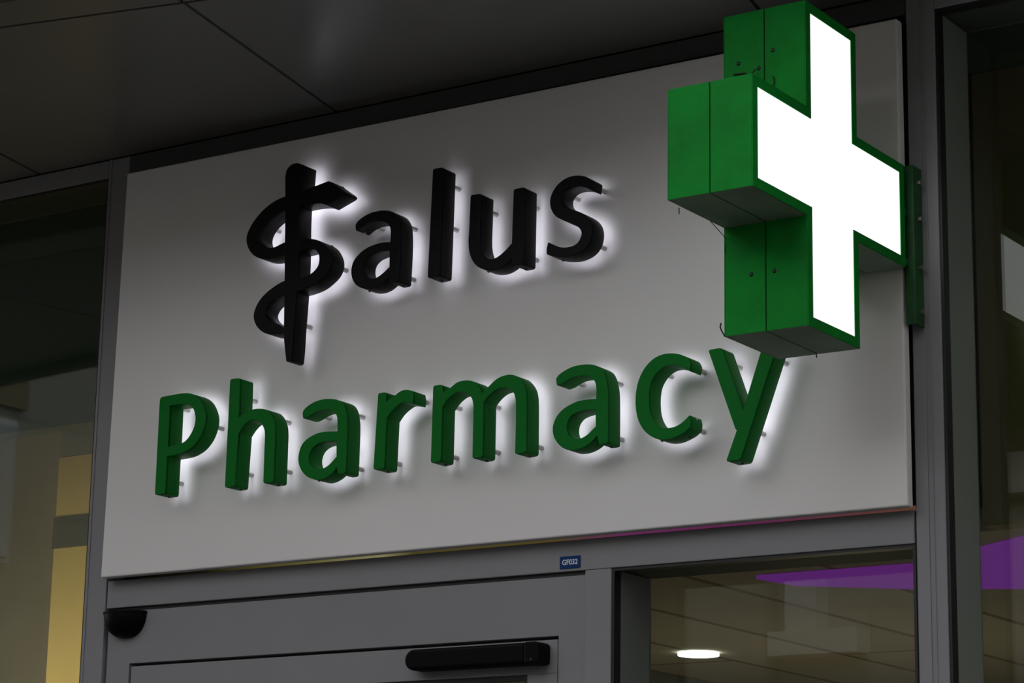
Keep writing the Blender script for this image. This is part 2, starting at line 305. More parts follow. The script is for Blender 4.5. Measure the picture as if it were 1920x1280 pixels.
  outline=[(1.3238,0.3209,'s'), (1.3256,0.3068,'r'), (1.3401,0.3097,'s'), (1.3557,0.3165,'s'), (1.3732,0.3204,'s'), (1.3927,0.3196,'s'), (1.4083,0.3156,'s'), (1.4181,0.3061,'s'), (1.4225,0.2947,'s'), (1.4228,0.2678,'c'), (1.3992,0.2687,'s'), (1.3798,0.2677,'s'), (1.3603,0.2627,'s'), (1.3409,0.2538,'s'), (1.3254,0.2394,'s'), (1.3178,0.2233,'s'), (1.3166,0.2133,'s'), (1.3192,0.1996,'s'), (1.3263,0.1871,'s'), (1.3382,0.1750,'s'), (1.3539,0.1668,'s'), (1.3676,0.1650,'s'), (1.3850,0.1663,'s'), (1.4042,0.1728,'s'), (1.4176,0.1815,'s'), (1.4263,0.1889,'c'), (1.4302,0.1703,'r'), (1.4525,0.1714,'r'), (1.4523,0.2179,'s'), (1.4515,0.2747,'s'), (1.4490,0.2968,'s'), (1.4440,0.3149,'s'), (1.4362,0.3284,'s'), (1.4255,0.3364,'s'), (1.4157,0.3406,'s'), (1.4002,0.3437,'s'), (1.3788,0.3443,'s'), (1.3592,0.3415,'s'), (1.3397,0.3344,'s'), (1.3276,0.3269,'s')],
  holes=[[(1.4217,0.2445,'c'), (1.3994,0.2460,'s'), (1.3801,0.2438,'s'), (1.3646,0.2387,'s'), (1.3546,0.2280,'s'), (1.3517,0.2148,'s'), (1.3540,0.2028,'s'), (1.3613,0.1937,'s'), (1.3721,0.1890,'s'), (1.3828,0.1874,'s'), (1.4001,0.1932,'s'), (1.4226,0.2096,'c')]],
  pins=[(1.4395, 0.3103), (1.3472, 0.3178), (1.4414, 0.1925)], screws=[(1.4402, 0.1691)]),
 'c': dict(colour='green',
  outline=[(1.6408,0.3298,'r'), (1.6463,0.3208,'s'), (1.6472,0.3116,'s'), (1.6439,0.3013,'r'), (1.6306,0.3096,'s'), (1.6158,0.3151,'s'), (1.6009,0.3180,'s'), (1.5879,0.3168,'s'), (1.5748,0.3110,'s'), (1.5636,0.3014,'s'), (1.5543,0.2867,'s'), (1.5503,0.2697,'s'), (1.5498,0.2466,'s'), (1.5524,0.2274,'s'), (1.5584,0.2119,'s'), (1.5678,0.1995,'s'), (1.5790,0.1923,'s'), (1.5930,0.1889,'s'), (1.6087,0.1896,'s'), (1.6234,0.1946,'s'), (1.6345,0.2016,'s'), (1.6449,0.2103,'r'), (1.6477,0.1986,'s'), (1.6466,0.1849,'r'), (1.6345,0.1764,'s'), (1.6180,0.1696,'s'), (1.6014,0.1655,'s'), (1.5847,0.1653,'s'), (1.5680,0.1691,'s'), (1.5511,0.1782,'s'), (1.5370,0.1911,'s'), (1.5266,0.2078,'s'), (1.5204,0.2266,'s'), (1.5178,0.2517,'s'), (1.5195,0.2748,'s'), (1.5251,0.2957,'s'), (1.5353,0.3145,'s'), (1.5503,0.3303,'s'), (1.5672,0.3400,'s'), (1.5859,0.3439,'s'), (1.6046,0.3430,'s'), (1.6232,0.3384,'s')],
  holes=[],
  pins=[(1.5607, 0.3134), (1.6378, 0.3141), (1.6364, 0.1893)], screws=[(1.5603, 0.1703), (1.6263, 0.1737)]),
 'y': dict(colour='green',
  outline=[(1.6882,0.3400,'r'), (1.7190,0.3411,'r'), (1.7676,0.2080,'c'), (1.8146,0.3399,'r'), (1.8483,0.3397,'r'), (1.7612,0.1080,'r'), (1.7283,0.1067,'r'), (1.7530,0.1676,'c'), (1.7495,0.1718,'c')],
  holes=[],
  pins=[(1.7215, 0.3126), (1.8273, 0.3101), (1.7744, 0.1712)], screws=[(1.7472, 0.1031)]),
}

# ---------------------------------------------------------------- outlines -> solids
def outline(pts, step=5):
    n = len(pts)
    P = [Vector((p[0], p[1])) for p in pts]
    K = [p[2] for p in pts]
    poly = []; corner = {}
    for i in range(n):
        a, b = P[i], P[(i+1) % n]
        ca, cb = K[i] != 's', K[(i+1) % n] != 's'
        if ca: corner[len(poly)] = K[i]
        poly.append(a)
        if ca and cb: continue
        p0 = P[i-1] if not ca else a*2-b
        p3 = P[(i+2) % n] if not cb else b*2-a
        def tj(t, u, v): return t + max(1e-6, (v-u).length)**0.5
        t0 = 0; t1 = tj(t0, p0, a); t2 = tj(t1, a, b); t3 = tj(t2, b, p3)
        for q in range(1, step):
            t = t1+(t2-t1)*q/step
            A1 = p0*((t1-t)/(t1-t0))+a*((t-t0)/(t1-t0))
            A2 = a*((t2-t)/(t2-t1))+b*((t-t1)/(t2-t1))
            A3 = b*((t3-t)/(t3-t2))+p3*((t-t2)/(t3-t2))
            B1 = A1*((t2-t)/(t2-t0))+A2*((t-t0)/(t2-t0))
            B2 = A2*((t3-t)/(t3-t1))+A3*((t-t1)/(t3-t1))
            poly.append(B1*((t2-t)/(t2-t1))+B2*((t-t1)/(t2-t1)))
    out = []; N = len(poly)
    for i, p in enumerate(poly):
        k = corner.get(i, 'c')
        if k == 'c': out.append(p); continue
        r = 0.012 if k == 'R' else 0.006
        da = poly[i-1]-p; db = poly[(i+1) % N]-p
        ra = min(r, da.length*0.48); rb = min(r, db.length*0.48)
        a = p+da.normalized()*ra; b = p+db.normalized()*rb
        for q in range(6):
            t = q/5
            out.append(a*(1-t)**2+p*(2*t*(1-t))+b*t*t)
    return out

def solid(name, contours, y0, y1, m, parent, offset=0.0, edge=0.0012):
    """contours lie in the facade plane (x,z); the solid spans y0 (front) to y1 (back)"""
    cu = bpy.data.curves.new(name, 'CURVE')
    cu.dimensions = '2D'; cu.fill_mode = 'BOTH'
    for c in contours:
        sp = cu.splines.new('POLY'); sp.points.add(len(c)-1)
        for i, p in enumerate(c): sp.points[i].co = (p.x, p.y, 0, 1)
        sp.use_cyclic_u = True
    cu.extrude = (y1-y0)/2-edge
    cu.bevel_depth = edge; cu.bevel_resolution = 1; cu.offset = offset-edge
    tmp = bpy.data.objects.new('tmp', cu); C.objects.link(tmp)
    dg = bpy.context.evaluated_depsgraph_get()
    me = bpy.data.meshes.new_from_object(tmp.evaluated_get(dg))
    bpy.data.objects.remove(tmp); bpy.data.curves.remove(cu)
    me.transform(Matrix(((1,0,0,0),(0,0,-1,(y0+y1)/2),(0,1,0,0),(0,0,0,1))))
    me.materials.clear()
    me.name = name
    return finish(name, me, m, parent, 0, True)

def inset(c, d):
    n = len(c); out = []
    sg = 1 if sum(c[i].x*c[(i+1)%n].y-c[(i+1)%n].x*c[i].y for i in range(n)) > 0 else -1
    for i in range(n):
        t1 = (c[i]-c[i-1]); t2 = (c[(i+1)%n]-c[i])
        t = (t1.normalized() if t1.length > 1e-7 else Vector((0,0)))+(t2.normalized() if t2.length > 1e-7 else Vector((0,0)))
        t.normalize()
        out.append(c[i]+Vector((-t.y, t.x))*d*sg)
    return out
def can(name, outer, holes, y0, y1, m, parent):
    """hollow sign letter: front plate plus returns, open at the back"""
    front = solid(name, [outer]+holes, y0, y0+0.008, m, parent)
    rings = [solid(name, [outer, inset(outer, 0.0022)], y0+0.0016, y1, m, parent, 0, 0.0003)]
    for h in holes:
        rings.append(solid(name, [h, inset(h, -0.0022)], y0+0.0016, y1, m, parent, 0, 0.0003))
    for r_ in rings: merge(front, r_)
    return front
def merge(a, b):
    bm = bmesh.new(); bm.from_mesh(a.data); bm.from_mesh(b.data); bm.to_mesh(a.data); bm.free()
    bpy.data.objects.remove(b)
    return a

# ================================================================ setting
# shop front frame: mullions, head, transom, door post (0.15 m deep profiles, glass near the front)
YF = 0.04
ZB = -2.42
D = 0.205
def member(name, x0, x1, z0, z1, label, y0=YF, y1=D, m=None):
    o = MB().box(x0,x1,y0,y1,z0,z1).build(name, m or FRAME, None, 0.002)
    return struct(o, label, 'frame')
ml = member('trim_1', -0.092, -0.024, ZB, 1.064, 'grey aluminium mullion left of the white sign panel')
mr = member('trim_2', 2.084, 2.146, ZB, 1.064, 'grey aluminium mullion right of the white sign panel')
for o, xs in ((ml, (-0.0895, -0.082)), (mr, (2.0865, 2.1125)), (mr, (2.122, 2.1235))):
    MB().box(xs[0], xs[1], YF-0.0025, YF+0.002, ZB, 1.064).build('cover_strip', FRAME, o, 0.0008)
head_l = member('trim_3', -3.2, -0.092, 1.018, 1.064, 'grey head frame over the left window')
head_c = member('trim_4', -0.024, 2.084, 1.018, 1.064, 'head frame above the white sign panel, coloured dark for the soffit shade', m=HEADM)
head_r = member('trim_5', 2.146, 4.6, 1.018, 1.064, 'grey head frame over the right window')
tran = member('trim_6', -0.019, 2.080, -0.067, -0.0012, 'grey transom under the white sign panel')
post = member('trim_7', 1.328, 1.392, ZB, -0.0675, 'grey post between the door and the small window')
MB().box(-0.0235, -0.0195, YF+0.012, D, -0.067, -0.0012).build('dark_joint', GASKET, tran)
MB().box(-0.0195, 1.3275, YF+0.010, D-0.02, -0.0745, -0.0672).build('shadow_gap', GASKET, tran)
MB().box(2.0803, 2.0838, YF+0.006, D, ZB, -0.004).build('dark_joint', GASKET, tran)
# glowing strip standing in for light that leaks through the slot over the transom
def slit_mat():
    m = emissive('slot_leak', (1, 1, 1), 0.30)
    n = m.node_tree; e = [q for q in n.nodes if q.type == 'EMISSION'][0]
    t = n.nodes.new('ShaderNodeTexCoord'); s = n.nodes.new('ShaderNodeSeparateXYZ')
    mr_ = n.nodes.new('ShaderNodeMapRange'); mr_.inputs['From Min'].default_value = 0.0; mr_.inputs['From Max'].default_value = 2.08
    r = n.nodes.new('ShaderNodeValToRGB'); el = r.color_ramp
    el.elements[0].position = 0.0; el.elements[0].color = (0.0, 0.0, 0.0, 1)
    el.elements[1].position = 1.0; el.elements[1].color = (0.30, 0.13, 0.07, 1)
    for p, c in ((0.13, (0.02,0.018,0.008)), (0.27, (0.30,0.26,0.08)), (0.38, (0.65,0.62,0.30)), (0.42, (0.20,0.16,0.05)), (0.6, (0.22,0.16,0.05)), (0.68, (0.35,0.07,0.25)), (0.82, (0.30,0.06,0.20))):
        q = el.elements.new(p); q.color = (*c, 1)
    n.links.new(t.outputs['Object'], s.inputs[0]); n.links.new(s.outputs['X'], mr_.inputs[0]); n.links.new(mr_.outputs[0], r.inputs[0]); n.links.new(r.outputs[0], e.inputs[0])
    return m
leak = MB().box(0.03, 2.078, 0.050, 0.056, -0.0012, 0.009).build('light_leak', slit_mat())
tag(leak, 'thin yellow to pink glow standing in for leaking light in the slot under the white sign panel', 'light leak')
bk = MB().box(-0.024, 2.084, 0.062, 0.10, -0.0012, 1.018).build('wall_back', DARK)
struct(bk, 'dark backing wall behind the sign panel', 'wall')

# solid wall above and beside the shop front
struct(MB().box(-9, 9, 0.21, 0.35, 1.122, 4.5).build('wall_front', FRAME), 'grey upper facade wall above the canopy', 'wall')
struct(MB().box(-9, -3.2, 0.04, 0.35, ZB, 1.064).build('wall_left', FRAME), 'grey facade wall further left along the street', 'wall')
struct(MB().box(4.6, 9, 0.04, 0.35, ZB, 1.064).build('wall_right', FRAME), 'grey facade wall further right along the street', 'wall')
struct(MB().box(-60, 60, -60, 8, ZB-0.15, ZB).build('floor', mat('pavement', (0.045, 0.040, 0.036), 0.8, spec=0.1, vary=0.25, vscale=0.6)), 'dark grey pavement', 'pavement')

# windows
def window(name, x0, x1, z0, z1, label, gl=True):
    fr = MB()
    yg = 0.190
    ya, yb = YF+0.004, YF+0.030
    fr.box(x0, x0+0.006, ya, yb, z0, z1); fr.box(x1-0.006, x1, ya, yb, z0, z1)
    fr.box(x0+0.006, x1-0.006, ya, yb, z1-0.006, z1); fr.box(x0+0.006, x1-0.006, ya, yb, z0, z0+0.006)
    f = fr.build(name, GASKET)
    struct(f, label, 'window')
    MB().box(x0+0.001, x1-0.001, yg, yg+0.008, z0+0.001, z1-0.001).build('glass_pane', GLASS, f)
    ins = MB()
    ins.box(x0, x0+0.004, yb+0.0005, yg-0.0005, z0, z1); ins.box(x1-0.004, x1, yb+0.0005, yg-0.0005, z0, z1)
    ins.build('inner_frame', FRAMEIN, f)
    MB().box(x0+0.004, x1-0.004, yb+0.0005, yg-0.0005, z1-0.004, z1).build('inner_head', HEADIN, f)
    return f
window('window_1', -3.2, -0.092, ZB+0.1, 1.018, 'dark shop window left of the sign panel')
window('window_2', 1.392, 2.080, ZB+0.1, -0.067, 'small shop window under the sign panel with a purple lit ceiling inside')
window('window_3', 2.146, 4.6, ZB+0.1, 1.018, 'dark shop window right of the green cross')
for nm, a, b in (('trim_8', -3.2, -0.092), ('trim_9', 1.392, 2.08), ('trim_10', 2.146, 4.6)):
    member(nm, a, b, ZB, ZB+0.1, 'grey sill frame at the foot of a window')

# door: header panel, fixed frame and leaf
dr = MB()
dr.prism([(-0.0185, ZB), (0.0535, ZB), (0.0535, -0.200), (1.2575, -0.200), (1.2575, ZB), (1.3265, ZB), (1.3265, -0.0750), (-0.0185, -0.0750)], 1, 0.050, 0.14)
door = dr.build('door_1', FRAME, None, 0.0012)
struct(door, 'grey aluminium door frame with wide header under the sign panel', 'door')
MB().box(0.0535, 1.2575, 0.075, 0.13, -0.212, -0.2003).build('shadow_gap', GASKET, door)
lf = MB()
LZ = -0.2065
lf.box(0.0575, 1.2540, 0.053, 0.10, -0.2775, LZ)
lf.box(0.0575, 0.135, 0.053, 0.10, ZB+0.02, -0.2775)
lf.box(1.178, 1.2540, 0.053, 0.10, ZB+0.02, -0.2775)
lf.box(0.135, 1.178, 0.053, 0.10, ZB+0.02, ZB+0.16)
leaf = lf.build('door_leaf', FRAME, door, 0.0015)
dg = MB()
dg.box(0.136, 1.177, 0.058, 0.072, -0.288, -0.2778); dg.box(0.136, 0.144, 0.058, 0.072, ZB+0.161, -0.288); dg.box(1.169, 1.177, 0.058, 0.072, ZB+0.161, -0.288)
dg.build('gasket', GASKET, leaf)
MB().box(0.144, 1.169, 0.074, 0.082, ZB+0.161, -0.279).build('glass_pane', GLASS, leaf)

# ceiling: canopy soffit of metal panels, its grid turned 12 degrees against the facade
ang = math.radians(12.2)
U = Vector((math.cos(ang), math.sin(ang))); V = Vector((-math.sin(ang), math.cos(ang)))
P0 = Vector((0.780, -0.684))
ZS = 1.0655
def clip(poly, nx, ny, c):
    out = []
    for i in range(len(poly)):
        a, b = poly[i], poly[(i+1) % len(poly)]
        da, db = nx*a.x+ny*a.y-c, nx*b.x+ny*b.y-c
        if da <= 0: out.append(a)
        if da*db < 0: out.append(a+(b-a)*(da/(da-db)))
    return out
us = [-5.3, -4.2, -3.1, -2.0, -0.935, 0.0, 1.12, 2.2, 3.3, 4.4, 5.5]
vs = [-2.2, 0.0, 1.15, 2.3]
EN, EC = Vector((0.130, -0.9915)), 0.994      # street edge of the canopy, a little off the panel grid
G = 0.0045
cb = MB()
big = [P0+U*-6.5+V*-2.3, P0+U*6.7+V*-2.3, P0+U*6.7+V*3.5, P0+U*-6.5+V*3.5]
slab = clip(clip(clip(clip(big, 0, 1, 0.206), 1, 0, 5.5), -1, 0, 5.0), EN.x, EN.y, EC)
cb.prism([(p.x, p.y) for p in slab], 2, ZS+0.012, ZS+0.30)
ceil = cb.build('ceiling', DARK)
struct(ceil, 'dark canopy soffit over the shop front', 'ceiling')
for i in range(len(us)-1):
    for j in range(len(vs)-1):
        q = [P0+U*(us[i]+G)+V*(vs[j]+G), P0+U*(us[i+1]-G)+V*(vs[j]+G), P0+U*(us[i+1]-G)+V*(vs[j+1]-G), P0+U*(us[i]+G)+V*(vs[j+1]-G)]
        q = clip(clip(clip(clip(q, 0, 1, 0.0365), 1, 0, 5.4), -1, 0, 4.9), EN.x, EN.y, EC-0.006)
        if len(q) < 3: continue
        ar = abs(sum(q[k].x*q[(k+1)%len(q)].y-q[(k+1)%len(q)].x*q[k].y for k in range(len(q))))/2
        if ar < 0.002: continue
        MB().prism([(p.x, p.y) for p in q], 2, ZS, ZS+0.012).build('soffit_panel', SOFFIT, ceil)
ED = Vector((0.9915, 0.130)); EP = EN*EC
fa = [EP+ED*-5.2, EP+ED*5.3, EP+ED*5.3+EN*0.04, EP+ED*-5.2+EN*0.04]
MB().prism([(p.x, p.y) for p in fa], 2, ZS-0.03, ZS+0.32).build('edge_fascia', mat('fascia', (0.09, 0.075, 0.055), 0.5), ceil)

# shop interior
BEIGE = block_mat('beige_ceiling_tiles', (0.60, 0.53, 0.42), (0.27, 0.21, 0.14), 5.0, 0.375)
BEIGE.node_tree.nodes['Mapping'].inputs['Rotation'].default_value = (0, 0, math.radians(90))
BEIGE.node_tree.nodes['Mapping'].inputs['Location'].default_value = (0, 0.05, 0)
BROWN = mat('brown_wall', (0.26, 0.19, 0.095), 0.7)
YELLOW = mat('yellow_wall', (0.62, 0.47, 0.20), 0.7, vary=0.05)
GREYB = mat('grey_beam', (0.24, 0.24, 0.22), 0.7)
DGREEN = mat('dark_green_wall', (0.05, 0.075, 0.065), 0.6)
struct(MB().box(-0.05, 4.6, 0.62, 6.0, 0.05, 0.10).build('ceiling_shop', BEIGE), 'beige tiled shop ceiling seen through the small window', 'ceiling')
struct(MB().box(2.0, 4.6, 0.56, 0.62, 0.05, 1.064).build('wall_bulkhead', BROWN), 'dark brown bulkhead inside the right window', 'wall')
struct(MB().box(-3.2, -0.09, 0.62, 0.68, 0.56, 1.064).build('wall_bulkhead', DGREEN), 'dark green bulkhead inside the left window', 'wall')
struct(MB().box(-3.3, 4.7, 0.2075, 6.2, 1.066, 1.12).build('ceiling_slab', DGREEN), 'dark floor slab over the shops', 'ceiling')
struct(MB().box(-3.3, -3.2, 0.35, 6.2, ZB, 1.066).build('wall_left', GREYB), 'left side wall inside the shop', 'wall')
struct(MB().box(4.6, 4.7, 0.35, 6.2, ZB, 1.066).build('wall_right', GREYB), 'right side wall inside the shop', 'wall')
struct(MB().box(-3.2, -1.14, 1.4, 1.46, ZB, 1.06).build('wall_back', mat('warm_grey_wall', (0.40, 0.35, 0.28), 0.7, vary=0.08, vscale=4)), 'dim grey wall inside the left window', 'wall')
struct(MB().box(-0.09, -0.05, 0.21, 6.0, ZB, 1.064).build('wall_partition', GREYB), 'partition between the two shops', 'wall')
yw = MB().box(-1.14, -0.09, 1.0, 1.06, ZB, 0.57).build('wall_yellow', YELLOW)
struct(MB().box(-1.14, -0.09, 1.0, 1.06, 0.572, 1.06).build('wall_grey', GREYB), 'grey wall above the yellow wall inside the left window', 'wall')
struct(yw, 'warm yellow wall inside the left window', 'wall')
MB().box(-1.14, -0.09, 0.992, 1.0, 0.295, 0.385).build('grey_beam', mat('dark_grey_band', (0.10, 0.10, 0.092), 0.7), yw)
struct(MB().box(-3.2, 4.6, 6.0, 6.1, ZB, 1.064).build('wall_rear', BROWN), 'rear wall of the shops', 'wall')
lp = MB().tube((0.330, 2.270, 0.0495), (0.330, 2.270, 0.040), 0.063, 40).build('ceiling_light', emissive('downlight', (1.0, 0.98, 0.9), 4.0))
tag(lp, 'bright round ceiling light seen through the small window', 'ceiling light')
pur = MB().prism([(1.24,0.955),(1.66,0.955),(2.10,0.66),(2.6,0.66),(2.4,1.6),(1.75,1.40),(1.50,1.28),(1.27,1.10)], 2, 0.040, 0.0495).build('cove_light', emissive('purple_light', (0.42, 0.07, 0.62), 0.28))
tag(pur, 'purple cove light on the shop ceiling behind the small window', 'cove light')
sl = MB().box(2.13, 2.24, 0.535, 0.558, 0.42, 0.56).build('cross_reflection', emissive('white_reflection', (0.75, 0.95, 0.85), 0.5))  # glowing box stands in for the cross face mirrored in the glass
tag(sl, 'small pale glow imitating the mirrored cross face, on the brown bulkhead inside the right window', 'reflection')

# ================================================================ sign panel
PC = [(0.0060, 1.0033), (2.0825, 0.9971), (2.0857, -0.0002), (-0.0070, 0.0009)]
panel = MB().prism(PC, 1, 0.0, 0.026).build('fascia_board', PANEL, None, 0.004)
panel.modifiers['bevel'].segments = 3
tag(panel, 'large white fascia panel carrying the halo lit letters above the door', 'sign board')
for x in (0.3, 1.0, 1.7):
    MB().box(x, x+0.04, 0.026, 0.062, 0.1, 0.9).build('mounting_rail', FRAME, panel)

# ================================================================ halo lit letters
YL0, YL1, YB = -0.075, -0.026, -0.046
LAB = {
 'S': 'black serpent and staff emblem standing as the S that starts the black word',
 'A': 'black letter a beside the serpent emblem',
 'l': 'tall straight black letter l in the top word',
 'u': 'black letter u between the black l and black s',
 's': 'black letter s ending the top word, nearest the green cross',
 'P': 'green capital letter P starting the lower word',
 'h': 'green letter h beside the capital P',
 'a': 'green letter a between the h and the r',
 'r': 'green letter r beside the letter m',
 'm': 'wide green letter m in the middle of the lower word',
 'a2': 'green letter a between the m and the c',
 'c': 'green letter c between the second green a and the y',
 'y': 'green letter y partly behind the green cross',
}
def nearest(polys, x, z):
    best = None
    for c in polys:
        for i in range(len(c)):
            a, b = c[i], c[(i+1) % len(c)]
            d = b-a
            if d.length < 1e-9: continue
            t = max(0, min(1, (Vector((x,z))-a).dot(d)/d.length_squared))
            q = a+d*t
            e = (q-Vector((x,z))).length
            if best is None or e < best[0]: best = (e, q, d.normalized())
    return best
def inside(poly, x, z):
    r = False
    for i in range(len(poly)):
        a, b = poly[i], poly[i-1]
        if (a.y > z) != (b.y > z) and x < (b.x-a.x)*(z-a.y)/(b.y-a.y)+a.x: r = not r
    return r
for key, g in GLYPHS.items():
    out = outline(g['outline']); holes = [outline(h) for h in g['holes']]
    cx = sum(p.x for p in out)/len(out); zb = min(p.y for p in out)
    m = BLACK if g['colour'] == 'black' else GREEN
    t = thing('sign_letter', (cx, YL1, zb), LAB[key], 'letter', 'halo lit letters on the sign panel')
    polys = [out]+holes
    if 'rod' in g:
        rod = outline(g['rod'])
        can('serpent', out, [], YL0+0.0006, YL1, m, t)
        can('staff', rod, [], YL0, YL1-0.0006, m, t)
        solid('light_backing', [inset(out, 0.003)], YB, YB+0.003, HALO, t, 0, 0.0002)
        solid('light_backing', [inset(rod, 0.003)], YB+0.0004, YB+0.0034, HALO, t, 0, 0.0002)
        polys = [out, rod]
    else:
        can('letter_body', out, holes, YL0, YL1, m, t)
        solid('light_backing', [inset(out, 0.003)]+[inset(h, -0.003) for h in holes], YB, YB+0.003, HALO, t, 0, 0.0002)
    def inn(x, z):
        return any(inside(p, x, z) for p in ([out] + ([polys[1]] if 'rod' in g else []))) and not any(inside(h, x, z) for h in holes)
    for (x, z) in g['pins']:
        e, q, d = nearest(polys, x, z)
        nrm = Vector((-d.y, d.x))
        if not inn(q.x+nrm.x*0.005, q.y+nrm.y*0.005): nrm = -nrm
        dist = e if inn(x, z) else 0.0
        if dist < 0.0075: x, z = q.x+nrm.x*0.0075, q.y+nrm.y*0.0075
        MB().tube((x, YB+0.003, z), (x, 0.0006, z), 0.0054, 12).build('spacer_pin', PIN, t, 0, True)
    for (x, z) in g['screws']:
        e, q, d = nearest(polys, x, z)
        nrm = Vector((-d.y, d.x))
        if inn(q.x+nrm.x*0.004, q.y+nrm.y*0.004): nrm = -nrm
        MB().dome((q.x-nrm.x*0.0005, -0.040, q.y-nrm.y*0.0005), (nrm.x, 0, nrm.y), 0.0038, 0.0032).build('screw', SCREW, t, 0, True)

# ================================================================ green cross
XR, XL = 2.099, 1.929
YC, ZC, LH, LW = -0.332, 0.5735, 0.3127, 0.1046
def cross(L, w, y=YC, z=ZC):
    return [(y-w,z+L),(y+w,z+L),(y+w,z+w),(y+L,z+w),(y+L,z-w),(y+w,z-w),(y+w,z-L),(y-w,z-L),(y-w,z-w),(y-L,z-w),(y-L,z+w),(y-w,z+w)]
cs = thing('cross_sign', (2.0, YC+LH, ZC), 'illuminated green pharmacy cross with a glowing white face projecting on the right', 'cross sign')
XM = (XR+XL)/2
def tube_ring(L, w, th, x0, x1):
    """hollow cross shaped casing wall"""
    b = MB()
    A = cross(L, w); B = cross(L-th, w-th)
    bm = b.bm; n = len(A)
    rings = [[bm.verts.new((x, p[0], p[1])) for p in c] for x in (x0, x1) for c in (A, B)]
    a0, b0, a1, b1 = rings
    for i in range(n):
        j = (i+1) % n
        bm.faces.new((a0[i],a0[j],a1[j],a1[i])); bm.faces.new((b0[i],b1[i],b1[j],b0[j]))
        bm.faces.new((a0[i],b0[i],b0[j],a0[j])); bm.faces.new((a1[i],a1[j],b1[j],b1[i]))
    return b
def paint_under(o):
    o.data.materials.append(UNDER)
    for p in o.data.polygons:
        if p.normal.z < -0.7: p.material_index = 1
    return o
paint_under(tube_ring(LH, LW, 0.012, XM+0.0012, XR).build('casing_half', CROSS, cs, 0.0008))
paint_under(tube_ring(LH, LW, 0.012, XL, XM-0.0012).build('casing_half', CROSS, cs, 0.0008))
MB().prism(cross(LH-0.004, LW-0.004), 0, XM-0.003, XM+0.003).build('seam', CROSSIN, cs)
MB().prism(cross(LH-0.0125, LW-0.0125), 0, XL+0.001, XL+0.006).build('light_face', LITL, cs)
tube_ring(LH, LW, 0.0195, XL-0.002, XL).build('face_frame', CROSS, cs, 0.0006)
tube_ring(LH, LW, 0.0195, XR, XR+0.002).build('face_frame', CROSS, cs, 0.0006)
MB().prism(cross(LH-0.0125, LW-0.0125), 0, XR-0.008, XR-0.001).build('light_face', LIT, cs)
sc_ = [(XM-0.030, 0.372), (XM+0.018, 0.372), (XM-0.055, 0.787), (XM-0.012, 0.770), (XM+0.018, 0.800)]
for x, z in sc_:
    MB().dome((x, YC-LW+0.0005, z), (0,-1,0), 0.0045, 0.003).build('screw', SCREW, cs, 0, True)
# mounting bracket: angle section bolted to the mullion, with two lugs to the casing
bz0, bz1 = 0.357, 0.682
br_ = MB()
br_.prism([(2.0925,-0.003),(2.1125,-0.003),(2.1125,0.0375),(2.1075,0.0375),(2.1075,0.002),(2.0925,0.002)], 2, bz0, bz1)
br_.box(2.0895, 2.1005, YC+LH, -0.003, 0.475, 0.490); br_.box(2.0895, 2.1005, YC+LH, -0.003, 0.575, 0.590)
brk = br_.build('mounting_bracket', BRK, cs, 0.001)
for z in (0.385, 0.475, 0.575, 0.65):
    MB().tube((2.1125, 0.018, z), (2.120, 0.018, z), 0.0055, 6).build('bolt', STEEL, brk)
# old cobweb twigs caught on the casing
cwm = mat('cobweb', (0.02, 0.018, 0.014), 0.9)
def twig(pts, r=0.0011):
    b = MB()
    for a, c in zip(pts[:-1], pts[1:]): b.tube(a, c, r, 6)
    return b.build('cobweb', cwm, cs)
yw_ = YC-LW-0.003
twig([(1.950,yw_,0.766),(1.975,yw_,0.764),(1.990,yw_-0.012,0.752),(2.003,yw_-0.03,0.743),(2.012,yw_-0.05,0.739),(2.018,yw_-0.07,0.728)], 0.0016)
twig([(1.990,yw_-0.012,0.752),(2.000,yw_-0.006,0.765)], 0.0014)
twig([(2.03,yw_,0.716),(2.036,yw_,0.735),(2.034,yw_,0.748)], 0.0011)
twig([(1.929,yw_+0.002,0.2605),(1.923,yw_,0.272),(1.920,yw_,0.279),(1.922,yw_,0.287)], 0.0014)
twig([(1.922,YC-LH+0.05,0.4685),(1.922,YC-LH+0.05,0.456)], 0.001)
twig([(1.929,YC-0.16,0.4685),(1.932,yw_+0.004,0.447),(1.930,yw_+0.002,0.42)], 0.0007)
twig([(2.012,YC+LW-0.006,0.2605),(2.013,YC+LW-0.006,0.253)], 0.0012)

# ================================================================ fittings on the door
# unit number plate
pl = thing('number_plate', (1.2915, YF, -0.061), 'small blue plate with white unit number on the grey transom', 'plate')
MB().box(1.266, 1.317, YF-0.0022, YF, -0.0612, -0.0350).build('plate', BLUE, pl, 0.0006)
fc = bpy.data.curves.new('plate_text', 'FONT')
fc.body = 'GF032'; fc.size = 0.0155; fc.align_x = 'CENTER'; fc.align_y = 'CENTER'; fc.extrude = 0.0002; fc.offset = 0.00025
tmp = bpy.data.objects.new('tmp', fc); C.objects.link(tmp)
me = bpy.data.meshes.new_from_object(tmp.evaluated_get(bpy.context.evaluated_depsgraph_get()))
bpy.data.objects.remove(tmp); bpy.data.curves.remove(fc)
me.transform(Matrix(((0.93,0,0,1.2915),(0,0,-1,YF-0.0024),(0,1,0,-0.0483),(0,0,0,1))))
me.materials.clear()
finish('number_text', me, WHITE, pl)

